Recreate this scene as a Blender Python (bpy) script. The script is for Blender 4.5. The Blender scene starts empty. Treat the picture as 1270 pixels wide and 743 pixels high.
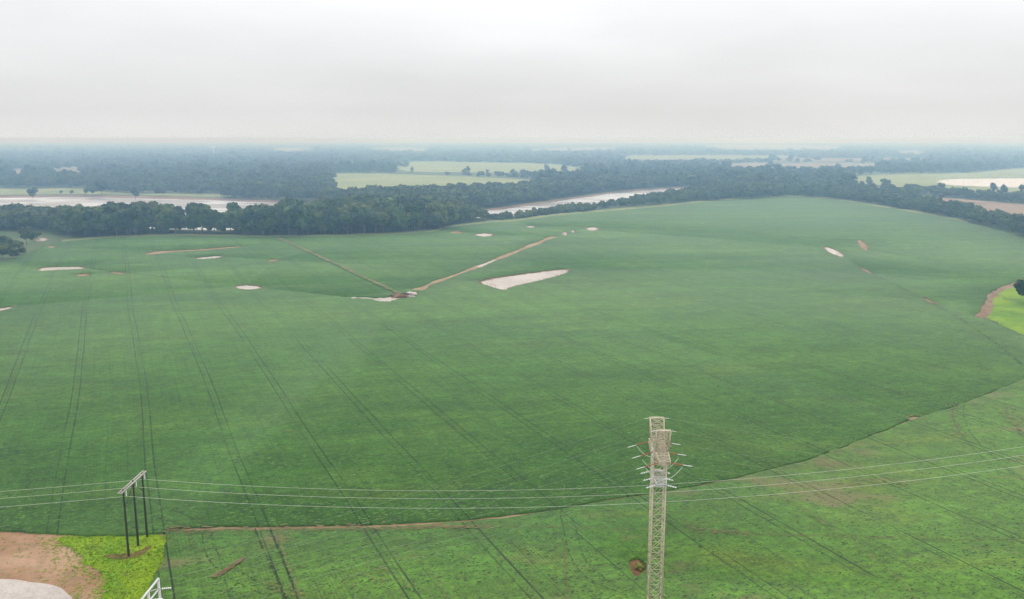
import bpy, math, random
import numpy as np
from mathutils import Vector
from mathutils.geometry import delaunay_2d_cdt

random.seed(11)
rng = np.random.default_rng(11)
sc = bpy.context.scene
col = sc.collection
R = math.radians

# ------------------------------------------------------------------ camera
F, W0, H0, CAMZ, PITCH = 1080.0, 1270.0, 743.0, 90.0, R(10.47)
cam_d = bpy.data.cameras.new('camera')
cam = bpy.data.objects.new('camera', cam_d)
col.objects.link(cam)
cam.location = (0, 0, CAMZ)
cam.rotation_euler = (R(90) - PITCH, 0, 0)
cam_d.sensor_width = 36
cam_d.lens = 36 * F / W0
cam_d.clip_start = 0.5
cam_d.clip_end = 200000
sc.camera = cam

# ------------------------------------------------------------------ sky, sun, exposure
SUN_EL, SUN_AZ = R(45), R(18)
world = bpy.data.worlds.new('World')
sc.world = world
world.use_nodes = True
wt = world.node_tree
wt.nodes.clear()


def wn(t, **kw):
    n = wt.nodes.new(t)
    for k, v in kw.items():
        setattr(n, k, v)
    return n


def wl(a, b):
    wt.links.new(a, b)


def wmath(op, a, b=None, c=None):
    n = wn('ShaderNodeMath', operation=op)
    for i, v in enumerate((a, b, c)):
        if v is None:
            continue
        if isinstance(v, (int, float)):
            n.inputs[i].default_value = v
        else:
            wl(v, n.inputs[i])
    return n.outputs[0]


out = wn('ShaderNodeOutputWorld')
bg = wn('ShaderNodeBackground')
bg.inputs['Strength'].default_value = 0.1
sky = wn('ShaderNodeTexSky', sky_type='NISHITA')
sky.sun_disc = False
sky.sun_elevation = SUN_EL
sky.sun_rotation = SUN_AZ
tc = wn('ShaderNodeTexCoord')
sep = wn('ShaderNodeSeparateXYZ')
wl(tc.outputs['Generated'], sep.inputs[0])
el = wmath('MAXIMUM', sep.outputs['Z'], 0.0)
# overcast deck: brighter overhead, a darker belly low over the land, pale at the very horizon
ramp = wn('ShaderNodeValToRGB')
cr = ramp.color_ramp
stops = [(0.0, 0.69), (0.012, 0.67), (0.03, 0.645), (0.055, 0.68), (0.095, 0.77), (0.15, 0.87), (0.35, 1.05), (1.0, 1.45)]
while len(cr.elements) < len(stops):
    cr.elements.new(0.5)
for e, (p, v) in zip(cr.elements, stops):
    e.position = p
    e.color = (v / 1.5 * 0.996, v / 1.5 * 0.997, v / 1.5 * 1.008, 1)
wl(el, ramp.inputs[0])
mp = wn('ShaderNodeMapping')
mp.inputs['Scale'].default_value = (2.0, 2.0, 8)
wl(tc.outputs['Generated'], mp.inputs[0])
nz = wn('ShaderNodeTexNoise')
nz.inputs['Scale'].default_value = 1.6
nz.inputs['Detail'].default_value = 6
nz.inputs['Roughness'].default_value = 0.5
wl(mp.outputs[0], nz.inputs['Vector'])
cl = wmath('MULTIPLY_ADD', nz.outputs['Fac'], 0.30, 0.85)
cl10 = wmath('MULTIPLY', cl, 15.0)
vm = wn('ShaderNodeVectorMath', operation='SCALE')
wl(ramp.outputs[0], vm.inputs[0])
wl(cl10, vm.inputs['Scale'])
mix = wn('ShaderNodeMix', data_type='RGBA')
mix.inputs['Factor'].default_value = 0.97
wl(sky.outputs[0], mix.inputs[6])
wl(vm.outputs[0], mix.inputs[7])
wl(mix.outputs[2], bg.inputs['Color'])
wl(bg.outputs[0], out.inputs['Surface'])

sun_d = bpy.data.lights.new('sun', 'SUN')
sun_d.energy = 0.9
sun_d.angle = R(25)
sun_d.color = (1.0, 0.96, 0.9)
sun = bpy.data.objects.new('sun', sun_d)
col.objects.link(sun)
sun.rotation_euler = (R(90) - SUN_EL, 0, R(180) - SUN_AZ)

sc.view_settings.view_transform = 'Standard'
sc.view_settings.look = 'None'
sc.view_settings.exposure = 0.2
sc.view_settings.gamma = 1.0
sc.view_settings.use_curve_mapping = False
sc.cycles.use_denoising = True
try:
    sc.cycles.denoiser = 'OPENIMAGEDENOISE'
except Exception:
    pass
sc.cycles.denoising_prefilter = 'NONE'
sc.cycles.max_bounces = 6
sc.cycles.diffuse_bounces = 2
sc.cycles.glossy_bounces = 2
sc.cycles.volume_bounces = 4
sc.cycles.use_adaptive_sampling = False


# ------------------------------------------------------------------ helpers
CP, SP = math.cos(PITCH), math.sin(PITCH)


def G(px, py, z=0.0):
    """the ground point that stands at this spot of the survey photograph"""
    u, v = (px - W0 / 2) / F, (H0 / 2 - py) / F
    dy, dz = CP + v * SP, -SP + v * CP
    t = (z - CAMZ) / dz
    return (u * t, dy * t)


def PX(x, y, z=0.0):
    zc = z - CAMZ
    dep = y * CP - zc * SP
    up = y * SP + zc * CP
    return W0 / 2 + F * x / dep, H0 / 2 - F * up / dep


def GP(pts, z=0.0):
    return [G(p[0], p[1], z) for p in pts]


def inside(poly, P):
    """points P (n,2) inside polygon"""
    poly = np.asarray(poly, float)
    P = np.asarray(P, float)
    x, y = P[:, 0], P[:, 1]
    r = np.zeros(len(P), bool)
    n = len(poly)
    for i in range(n):
        x1, y1 = poly[i]
        x2, y2 = poly[(i + 1) % n]
        if y1 == y2:
            continue
        c = ((y1 > y) != (y2 > y)) & (x < (x2 - x1) * (y - y1) / (y2 - y1) + x1)
        r ^= c
    return r


def rough(poly, step, amp, seed=0, closed=True):
    """subdivide an outline and give it an uneven edge"""
    rr = random.Random(seed)
    res = []
    n = len(poly)
    for i in range(n if closed else n - 1):
        a, b = Vector(poly[i]), Vector(poly[(i + 1) % n])
        L = (b - a).length
        k = max(1, min(400, int(L / step)))
        nrm = Vector((-(b - a).y, (b - a).x)).normalized() if L > 0 else Vector((0, 0))
        for j in range(k):
            p = a.lerp(b, j / k)
            if not (i == 0 and j == 0):
                p = p + nrm * rr.gauss(0, amp) * (0.5 if j == 0 else 1)
            res.append((p.x, p.y))
    if not closed:
        res.append(tuple(poly[-1]))
    return res


def smooth(poly, it=2, closed=True):
    for _ in range(it):
        q = []
        n = len(poly)
        if not closed:
            q.append(poly[0])
        for i in range(n if closed else n - 1):
            a, b = poly[i], poly[(i + 1) % n]
            q.append((a[0] * .75 + b[0] * .25, a[1] * .75 + b[1] * .25))
            q.append((a[0] * .25 + b[0] * .75, a[1] * .25 + b[1] * .75))
        if not closed:
            q.append(poly[-1])
        poly = q
    return poly


def mesh_arrays(name, V, Fq, mat=None, smooth_sh=False):
    V = np.asarray(V, np.float32)
    Fq = np.asarray(Fq, np.int32)
    me = bpy.data.meshes.new(name)
    k = Fq.shape[1]
    me.vertices.add(len(V))
    me.vertices.foreach_set('co', V.ravel())
    me.loops.add(Fq.size)
    me.loops.foreach_set('vertex_index', Fq.ravel())
    me.polygons.add(len(Fq))
    me.polygons.foreach_set('loop_start', np.arange(0, Fq.size, k, dtype=np.int32))
    try:
        me.polygons.foreach_set('loop_total', np.full(len(Fq), k, np.int32))
    except Exception:
        pass
    if smooth_sh:
        me.polygons.foreach_set('use_smooth', np.ones(len(Fq), bool))
    me.update(calc_edges=True)
    me.validate()
    if mat:
        me.materials.append(mat)
    return me


def link(name, me, parent=None, loc=None):
    o = bpy.data.objects.new(name, me)
    col.objects.link(o)
    if parent is not None:
        o.parent = parent
    if loc is not None:
        o.location = loc
    return o


def tag(o, label=None, cat=None, group=None, kind=None):
    if label:
        o['label'] = label
    if cat:
        o['category'] = cat
    if group:
        o['group'] = group
    if kind:
        o['kind'] = kind
    return o


def structure(o, label=None):
    o['kind'] = 'structure'
    if label:
        o['label'] = label
    return o


def empty(name, loc, label, cat, group=None):
    o = bpy.data.objects.new(name, None)
    col.objects.link(o)
    o.location = loc
    return tag(o, label, cat, group)


def cdt(outer, holes):
    vs, es = [], []
    for lp in [outer] + holes:
        b = len(vs)
        n = len(lp)
        vs += [Vector(p) for p in lp]
        es += [(b + i, b + (i + 1) % n) for i in range(n)]
    v, e, f, *_ = delaunay_2d_cdt(vs, es, [], 0, 1e-5)
    v = np.array([tuple(p) for p in v])
    f = np.array([tuple(t) for t in f if len(t) == 3])
    c = v[f].mean(axis=1)
    keep = inside(outer, c)
    for h in holes:
        keep &= ~inside(h, c)
    f = f[keep]
    # counter-clockwise
    a, b_, c_ = v[f[:, 0]], v[f[:, 1]], v[f[:, 2]]
    cr_ = (b_[:, 0] - a[:, 0]) * (c_[:, 1] - a[:, 1]) - (b_[:, 1] - a[:, 1]) * (c_[:, 0] - a[:, 0])
    f[cr_ < 0] = f[cr_ < 0][:, ::-1]
    return v, f


def sheet(name, outer, holes, z, mat, wall=0.0, label=None, parent=None):
    v, f = cdt(outer, holes)
    V = np.c_[v, np.full(len(v), z)]
    Fa = f
    if wall > 0:
        cnt = {}
        for t in f:
            for i in range(3):
                a, b = int(t[i]), int(t[(i + 1) % 3])
                cnt[(a, b)] = 1
        bnd = [(a, b) for (a, b) in cnt if (b, a) not in cnt]
        base = len(V)
        V = np.vstack([V, np.c_[v, np.full(len(v), z - wall)]])
        w = []
        for a, b in bnd:
            w += [(a, base + a, base + b), (a, base + b, b)]
        Fa = np.vstack([f, np.array(w)])
    me = mesh_arrays(name, V, Fa, mat)
    return link(name, me, parent)


def ribbon_outline(pts, w):
    L, Rr = [], []
    n = len(pts)
    for i in range(n):
        a = Vector(pts[max(0, i - 1)])
        b = Vector(pts[min(n - 1, i + 1)])
        d = (b - a).normalized()
        nn = Vector((-d.y, d.x))
        ww = w[i] if isinstance(w, (list, tuple)) else w
        p = Vector(pts[i])
        L.append(tuple(p + nn * ww / 2))
        Rr.append(tuple(p - nn * ww / 2))
    return L, Rr


def ribbon(name, pts, w, z, mat):
    L, Rr = ribbon_outline(pts, w)
    n = len(pts)
    V = [(*p, z) for p in L] + [(*p, z) for p in Rr]
    Fq = [(n + i, n + i + 1, i + 1, i) for i in range(n - 1)]
    return link(name, mesh_arrays(name, V, Fq, mat))


def cube_sphere(k):
    idx = {}
    V, Fq = [], []

    def vid(p):
        q = tuple(round(c, 6) for c in p)
        if q not in idx:
            idx[q] = len(V)
            v = Vector(p).normalized()
            V.append(tuple(v))
        return idx[q]
    for ax in range(3):
        for s in (-1, 1):
            for i in range(k):
                for j in range(k):
                    c = []
                    for (a, b) in ((i, j), (i + 1, j), (i + 1, j + 1), (i, j + 1)):
                        p = [0, 0, 0]
                        p[ax] = s
                        p[(ax + 1) % 3] = math.tan((2 * a / k - 1) * math.pi / 4)
                        p[(ax + 2) % 3] = math.tan((2 * b / k - 1) * math.pi / 4)
                        c.append(vid(p))
                    Fq.append(c if s > 0 else c[::-1])
    return np.array(V), np.array(Fq)


CS4 = cube_sphere(4)

# ------------------------------------------------------------------ materials
class NT:
    def __init__(self, name):
        self.m = bpy.data.materials.new(name)
        self.m.use_nodes = True
        self.t = self.m.node_tree
        self.b = self.t.nodes['Principled BSDF']
        self.geo = self.t.nodes.new('ShaderNodeNewGeometry')
        self.pos = self.geo.outputs['Position']

    def n(self, t, **kw):
        x = self.t.nodes.new(t)
        for k, v in kw.items():
            setattr(x, k, v)
        return x

    def set(self, sock, v):
        if isinstance(v, (int, float)):
            sock.default_value = v
        elif isinstance(v, tuple):
            sock.default_value = v if len(v) == len(sock.default_value) else (*v, 1)
        else:
            self.t.links.new(v, sock)

    def math(self, op, a, b=None, c=None, clamp=False):
        x = self.n('ShaderNodeMath', operation=op, use_clamp=clamp)
        for i, v in enumerate((a, b, c)):
            if v is not None:
                self.set(x.inputs[i], v)
        return x.outputs[0]

    def noise(self, scale=(1, 1, 1), detail=3, rough=0.55, vec=None, rot=0.0, offset=(0, 0, 0), dist=0.0):
        mp = self.n('ShaderNodeMapping')
        self.set(mp.inputs['Vector'], vec or self.pos)
        mp.vector_type = 'TEXTURE'
        mp.inputs['Rotation'].default_value = (0, 0, rot)
        mp.inputs['Location'].default_value = offset
        s = scale if isinstance(scale, tuple) else (scale,) * 3
        mp.inputs['Scale'].default_value = tuple(1.0 / k for k in s)
        x = self.n('ShaderNodeTexNoise')
        x.inputs['Scale'].default_value = 1
        x.inputs['Detail'].default_value = detail
        x.inputs['Roughness'].default_value = rough
        x.inputs['Distortion'].default_value = dist
        self.t.links.new(mp.outputs[0], x.inputs['Vector'])
        return x.outputs['Fac']

    def step(self, v, lo, hi):
        x = self.n('ShaderNodeMapRange', interpolation_type='SMOOTHSTEP')
        self.set(x.inputs['Value'], v)
        x.inputs['From Min'].default_value = lo
        x.inputs['From Max'].default_value = hi
        return x.outputs[0]

    def mix(self, f, a, b, mode='MIX'):
        x = self.n('ShaderNodeMix', data_type='RGBA', blend_type=mode)
        self.set(x.inputs['Factor'], f)
        self.set(x.inputs[6], a)
        self.set(x.inputs[7], b)
        return x.outputs[2]

    def gain(self, c, v):
        """multiply colour by a scalar"""
        x = self.n('ShaderNodeVectorMath', operation='SCALE')
        self.set(x.inputs[0], c)
        self.set(x.inputs['Scale'], v)
        return x.outputs[0]

    def bump(self, h, strength=0.5, dist=0.3):
        x = self.n('ShaderNodeBump')
        x.inputs['Strength'].default_value = strength
        x.inputs['Distance'].default_value = dist
        self.set(x.inputs['Height'], h)
        self.t.links.new(x.outputs[0], self.b.inputs['Normal'])

    def done(self, colr, rough=0.85, spec=0.2, metal=0.0):
        self.set(self.b.inputs['Base Color'], colr)
        self.set(self.b.inputs['Roughness'], rough)
        self.b.inputs['Specular IOR Level'].default_value = spec
        self.b.inputs['Metallic'].default_value = metal
        return self.m


def plain(name, c, rough=0.6, spec=0.3, metal=0.0, var=0.25, scale=1.5):
    t = NT(name)
    v = t.noise(scale, 3)
    return t.done(t.gain(c, t.math('MULTIPLY_ADD', v, 2 * var, 1 - var)), rough, spec, metal)


# wheelings: parallel pairs of sprayer tracks
TD = Vector((-0.411, 0.9116)).normalized()
TN = Vector((TD.y, -TD.x))
p0 = G(320, 640, 0.6)
U0 = p0[0] * TN.x + p0[1] * TN.y
TRAM = 22.3
TROT = math.atan2(TD.y, TD.x)


def crop_mat(name, ca, cb, cy, tan_lo, tan_amt, fine, tram=0.55):
    t = NT(name)
    sx = t.n('ShaderNodeSeparateXYZ')
    t.set(sx.inputs[0], t.pos)
    u = t.math('ADD', t.math('MULTIPLY', sx.outputs[0], TN.x), t.math('MULTIPLY', sx.outputs[1], TN.y))
    # broad vigour differences; bands paint the shading of rolling ground into the colour
    big = t.noise((1 / 210, 1 / 95, 1), 4, 0.5, rot=R(14))
    c = t.mix(t.step(big, 0.36, 0.66), ca, cb)
    mid = t.noise((1 / 60, 1 / 22, 1), 4, 0.6, rot=R(10), offset=(31, 7, 0), dist=0.6)
    c = t.mix(t.math('MULTIPLY', t.step(mid, 0.47, 0.74), 0.42), c, cy)
    relief_shade = t.noise((1 / 130, 1 / 16, 1), 3, 0.55, rot=R(8), offset=(5, 70, 0), dist=0.4)
    c = t.gain(c, t.math('MULTIPLY_ADD', relief_shade, 0.75, 0.64))
    blot = t.noise((1 / 17, 1 / 11, 1), 4, 0.65, offset=(15, 3, 0))
    c = t.gain(c, t.math('MULTIPLY_ADD', blot, 0.8, 0.6))
    blot2 = t.noise((1 / 5, 1 / 3.4, 1), 4, 0.7, rot=R(24), offset=(4, 9, 0))
    c = t.gain(c, t.math('MULTIPLY_ADD', blot2, 1.1, 0.45))
    blot3 = t.noise((1 / 2.6, 1 / 1.5, 1), 3, 0.7, rot=R(14), offset=(44, 29, 0))
    c = t.gain(c, t.math('MULTIPLY_ADD', blot3, 1.0, 0.5))
    # sowing rows read as faint streaks along the wheelings
    st = t.noise((0.02, 0.8, 1), 3, 0.6, rot=TROT)
    c = t.gain(c, t.math('MULTIPLY_ADD', st, 0.5, 0.75))
    st2 = t.noise((0.05, 0.9, 1), 2, 0.6, rot=R(12))
    c = t.gain(c, t.math('MULTIPLY_ADD', st2, 0.35, 0.825))
    rw = t.math('SINE', t.math('MULTIPLY', u, 2 * math.pi / 0.76))
    rwm = t.noise((0.09, 0.09, 1), 3, 0.6, offset=(8, 66, 0))
    c = t.gain(c, t.math('MULTIPLY_ADD', t.math('MULTIPLY', rw, t.step(rwm, 0.4, 0.7)), 0.02 + fine * 0.16, 0.97))
    # plants and the dark gaps between them
    f1 = t.noise(0.75, 4, 0.7)
    f2 = t.noise((1.6, 1.6, 1.6), 3, 0.65)
    c = t.gain(c, t.math('MULTIPLY_ADD', f1, 2 * fine, 1 - fine))
    c = t.mix(t.math('MULTIPLY', t.step(f2, 0.56, 0.7), 0.22 + fine * 0.3), c, (0.17, 0.24, 0.06))
    c = t.mix(t.math('MULTIPLY', t.step(f2, 0.44, 0.3), 0.35 + fine * 0.4), c, (0.012, 0.032, 0.012))
    # thin stand, soil showing
    th = t.noise((1 / 38, 1 / 20, 1), 5, 0.68, offset=(90, 12, 0))
    c = t.mix(t.math('MULTIPLY', t.step(th, tan_lo, tan_lo + 0.14), tan_amt), c, (0.17, 0.14, 0.06))
    # wheelings
    wob = t.math('MULTIPLY_ADD', t.noise(1 / 190, 2, 0.35, offset=(3, 3, 0)), 5.0, -2.5)
    fr = t.math('MULTIPLY', t.math('SUBTRACT', t.math('FRACT', t.math('ADD', t.math('DIVIDE', t.math('SUBTRACT', t.math('ADD', u, wob), U0), TRAM), 0.5)), 0.5), TRAM)
    dd = t.math('ABSOLUTE', t.math('SUBTRACT', t.math('ABSOLUTE', fr), 1.15))
    tr = t.step(dd, 0.27, 0.10)
    br = t.step(t.noise((0.02, 0.2, 1), 4, 0.6, rot=TROT, offset=(40, 9, 0)), 0.34, 0.55)
    tr = t.math('MULTIPLY', tr, t.math('MULTIPLY_ADD', br, tram, 0.12))
    fr2 = t.math('ABSOLUTE', t.math('MULTIPLY', t.math('SUBTRACT', t.math('FRACT', t.math('DIVIDE', t.math('ADD', u, wob), TRAM / 4)), 0.5), TRAM / 4))
    br2 = t.step(t.noise((0.015, 0.12, 1), 4, 0.65, rot=TROT, offset=(77, 19, 0)), 0.45, 0.65)
    c = t.mix(t.math('MULTIPLY', t.math('MULTIPLY', t.step(fr2, 0.30, 0.08), br2), tram * 0.55), c, (0.012, 0.030, 0.010))
    c = t.mix(tr, c, (0.008, 0.018, 0.009))
    hgt = t.math('ADD', t.math('MULTIPLY', f1, 0.7), t.math('MULTIPLY', f2, 0.4))
    t.bump(t.math('SUBTRACT', hgt, t.math('MULTIPLY', tr, 0.5)), 0.8, 0.45)
    return t.done(c, 0.75, 0.25)


def soil_mat(name, a, b, fleck=None, scale=0.25, rough=0.9, spec=0.2, amt=0.5):
    t = NT(name)
    n1 = t.noise(scale * 0.25, 5, 0.65)
    n2 = t.noise(scale * 3, 4, 0.7)
    c = t.mix(t.step(n1, 0.35, 0.65), a, b)
    c = t.gain(c, t.math('MULTIPLY_ADD', n2, 0.7, 0.65))
    if fleck:
        n3 = t.noise(scale * 0.9, 5, 0.7, offset=(11, 5, 0))
        c = t.mix(t.math('MULTIPLY', t.step(n3, 0.52, 0.68), amt), c, fleck)
    t.bump(n2, 0.6, 0.2)
    return t.done(c, rough, spec)


M = {}
M['crop'] = crop_mat('crop_far', (0.047, 0.127, 0.018), (0.070, 0.160, 0.021), (0.108, 0.188, 0.026), 0.65, 0.55, 0.5)
M['crop_near'] = crop_mat('crop_near', (0.042, 0.134, 0.011), (0.074, 0.170, 0.011), (0.160, 0.175, 0.014), 0.545, 0.7, 0.85, 0.8)
M['ground'] = soil_mat('grassland', (0.045, 0.085, 0.035), (0.10, 0.125, 0.055), (0.16, 0.14, 0.08), 0.05)
M['soil'] = soil_mat('bare_soil', (0.17, 0.10, 0.06), (0.27, 0.18, 0.115), (0.05, 0.10, 0.03), 0.3)
M['tan'] = soil_mat('dry_soil', (0.26, 0.165, 0.095), (0.36, 0.25, 0.155), (0.06, 0.12, 0.03), 0.35)
M['fleck'] = soil_mat('soil_fleck', (0.13, 0.11, 0.05), (0.22, 0.16, 0.085), (0.06, 0.12, 0.03), 0.6)
M['dirt'] = soil_mat('mown_dirt', (0.27, 0.155, 0.085), (0.37, 0.24, 0.15), (0.13, 0.13, 0.05), 0.18, amt=0.5)
M['gravel'] = soil_mat('gravel', (0.40, 0.355, 0.325), (0.49, 0.44, 0.41), (0.30, 0.25, 0.21), 0.6)
M['dark_soil_and_shade'] = soil_mat('dark_soil_and_shade', (0.05, 0.03, 0.018), (0.09, 0.05, 0.03), (0.03, 0.05, 0.015), 0.5)  # dark heap soil; also paints the shade under the crop edge
M['yellow'] = soil_mat('yellow_grass', (0.10, 0.22, 0.006), (0.22, 0.32, 0.008), (0.09, 0.11, 0.015), 0.28, amt=0.95)
M['sandbar'] = soil_mat('wet_sand', (0.36, 0.31, 0.28), (0.46, 0.41, 0.38), (0.27, 0.21, 0.16), 0.12, 0.45, 0.5, amt=0.5)
M['meadow'] = soil_mat('meadow', (0.19, 0.23, 0.085), (0.27, 0.30, 0.125), (0.13, 0.17, 0.065), 0.02)
M['bankgrass'] = soil_mat('bank_grass', (0.16, 0.20, 0.075), (0.25, 0.27, 0.13), (0.08, 0.13, 0.05), 0.06)
M['lime'] = soil_mat('lime_grass', (0.10, 0.21, 0.012), (0.20, 0.30, 0.014), (0.06, 0.12, 0.015), 0.10, amt=0.8)
M['leaflight'] = plain('light_leaves', (0.10, 0.20, 0.04), 0.8, 0.2, var=0.3)
M['tuft'] = soil_mat('grass_blades', (0.115, 0.25, 0.006), (0.25, 0.37, 0.008), (0.10, 0.14, 0.012), 0.30, amt=0.9)
M['rough'] = soil_mat('rough_grass', (0.06, 0.105, 0.04), (0.11, 0.145, 0.06), (0.17, 0.13, 0.08), 0.08)
M['palefield'] = soil_mat('pale_field', (0.20, 0.185, 0.135), (0.29, 0.265, 0.21), (0.16, 0.2, 0.09), 0.02)
M['brownfield'] = soil_mat('brown_field', (0.22, 0.15, 0.11), (0.30, 0.22, 0.16), (0.16, 0.17, 0.08), 0.03)
M['mud'] = soil_mat('river_mud', (0.17, 0.105, 0.07), (0.25, 0.17, 0.12), (0.09, 0.11, 0.05), 0.08)
M['track'] = soil_mat('wheel_rut', (0.022, 0.042, 0.02), (0.035, 0.06, 0.022), (0.05, 0.12, 0.035), 0.25, amt=0.85)
M['thin'] = soil_mat('thin_stand', (0.10, 0.13, 0.04), (0.21, 0.17, 0.08), (0.05, 0.13, 0.03), 0.3, amt=0.9)

t = NT('river_water')
wv = t.noise((0.12, 0.3, 1), 3, 0.5)
t.bump(wv, 0.10, 0.3)
mud_refl = t.noise((0.008, 0.03, 1), 3)
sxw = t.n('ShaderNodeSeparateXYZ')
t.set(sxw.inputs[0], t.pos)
mud_refl = t.math('SUBTRACT', mud_refl, t.math('MULTIPLY', t.step(sxw.outputs[0], 0, -120), 0.06))
M['water'] = t.done(t.mix(t.step(mud_refl, .43, .53), (0.25, 0.225, 0.21), (0.56, 0.57, 0.59)), 0.35, 0.3)  # turbid water, with brown and pale sky reflections painted into its colour

t = NT('flood_water')
wn_ = t.noise((0.05, 0.1, 1), 4, 0.6)
M['pond'] = t.done(t.mix(t.step(wn_, 0.4, 0.7), (0.60, 0.53, 0.48), (0.78, 0.72, 0.66)), 0.2, 0.5)


def leaf_mat(name, a, b, c2, scale):
    t = NT(name)
    n1 = t.noise(scale, 3, 0.6)
    n2 = t.noise(scale * 8, 2, 0.6)
    c = t.mix(t.step(n1, 0.42, 0.58), a, b)
    c = t.mix(t.math('MULTIPLY', t.step(t.noise(scale * 0.8, 2, offset=(50, 50, 0)), 0.53, 0.63), 0.75), c, c2)
    oi = t.n('ShaderNodeObjectInfo')
    c = t.mix(t.math('MULTIPLY', t.step(oi.outputs['Random'], 0.55, 0.95), 0.65), c, c2)
    c = t.gain(c, t.math('MULTIPLY_ADD', t.math('FRACT', t.math('MULTIPLY', oi.outputs['Random'], 7.3)), 0.5, 0.75))
    c = t.gain(c, t.math('MULTIPLY_ADD', n2, 0.9, 0.55))
    return t.done(c, 0.7, 0.2)


M['leaf'] = leaf_mat('foliage', (0.016, 0.042, 0.012), (0.050, 0.100, 0.020), (0.120, 0.150, 0.032), 1 / 11)
M['leaf_far'] = leaf_mat('far_foliage', (0.012, 0.034, 0.014), (0.040, 0.076, 0.024), (0.10, 0.135, 0.045), 1 / 34)
M['weed'] = leaf_mat('weeds', (0.10, 0.15, 0.015), (0.20, 0.22, 0.02), (0.22, 0.10, 0.03), 1.2)
M['bark'] = plain('bark', (0.17, 0.14, 0.11), 0.9)
M['steel'] = plain('weathered_steel', (0.58, 0.51, 0.38), 0.6, 0.4, var=0.3, scale=0.8)
M['galv'] = plain('galvanised_steel', (0.62, 0.62, 0.60), 0.5, 0.5, var=0.15)
M['pole'] = plain('tarred_wood', (0.035, 0.028, 0.024), 0.85)
M['timber'] = plain('grey_timber', (0.42, 0.40, 0.36), 0.85)
M['porcelain'] = plain('red_insulator', (0.42, 0.10, 0.035), 0.35, 0.5, var=0.1)
M['white'] = plain('white_fitting', (0.82, 0.83, 0.84), 0.4, 0.5, var=0.05)
M['wire'] = plain('aluminium_wire', (0.72, 0.74, 0.70), 0.5, 0.5, var=0.05)
M['wire_dull'] = plain('weathered_wire', (0.36, 0.42, 0.32), 0.6, 0.3, var=0.1)
M['white_paint'] = plain('white_paint', (0.8, 0.8, 0.8), 0.5, 0.4, var=0.05, scale=0.1)

# ------------------------------------------------------------------ ground, river
RIVER_TOP = [(-400, 246), (-100, 243), (0, 243), (100, 241.5), (250, 245), (330, 248), (390, 251), (420, 256), (480, 262), (560, 262), (610, 259), (660, 252),
             (700, 246), (760, 237.5), (800, 234.5), (840, 232.5), (862, 231), (880, 229)]
RIVER_LOW = [(880, 231), (862, 234), (850, 236), (800, 243), (740, 253.5), (690, 261), (650, 268), (612, 271), (540, 269), (460, 270), (400, 277), (330, 283.5),
             (280, 285.5), (230, 285), (200, 284), (100, 281), (60, 274), (0, 270), (-100, 272), (-400, 280)]
river_poly = rough(smooth(GP(RIVER_TOP + RIVER_LOW), 1), 30, 2.0, 5)
BIG = [(-70000, -600), (70000, -600), (70000, 70000), (-70000, 70000)]
structure(sheet('ground', BIG, [river_poly], 0.0, M['ground']), 'grassland between the woods and fields')
structure(sheet('river', river_poly, [], -2.2, M['water']), 'broad muddy river curving behind the trees')
# river banks fall from the ground's edge to below the water
n = len(river_poly)
ins = []
for i in range(n):
    a, b = Vector(river_poly[i - 1]), Vector(river_poly[(i + 1) % n])
    d = (b - a).normalized()
    nn = Vector((d.y, -d.x))
    ins.append(tuple(Vector(river_poly[i]) + nn * (random.uniform(16, 26) if PX(*river_poly[i])[0] < 590 else random.uniform(3, 6))))
Vb = [(*p, 0.0) for p in river_poly] + [(*p, -2.7) for p in ins]
Fb = [(i, (i + 1) % n, n + (i + 1) % n, n + i) for i in range(n)]
structure(link('river_bank', mesh_arrays('river_bank', Vb, Fb, M['mud'])), 'brown mud bank of the river')

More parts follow.
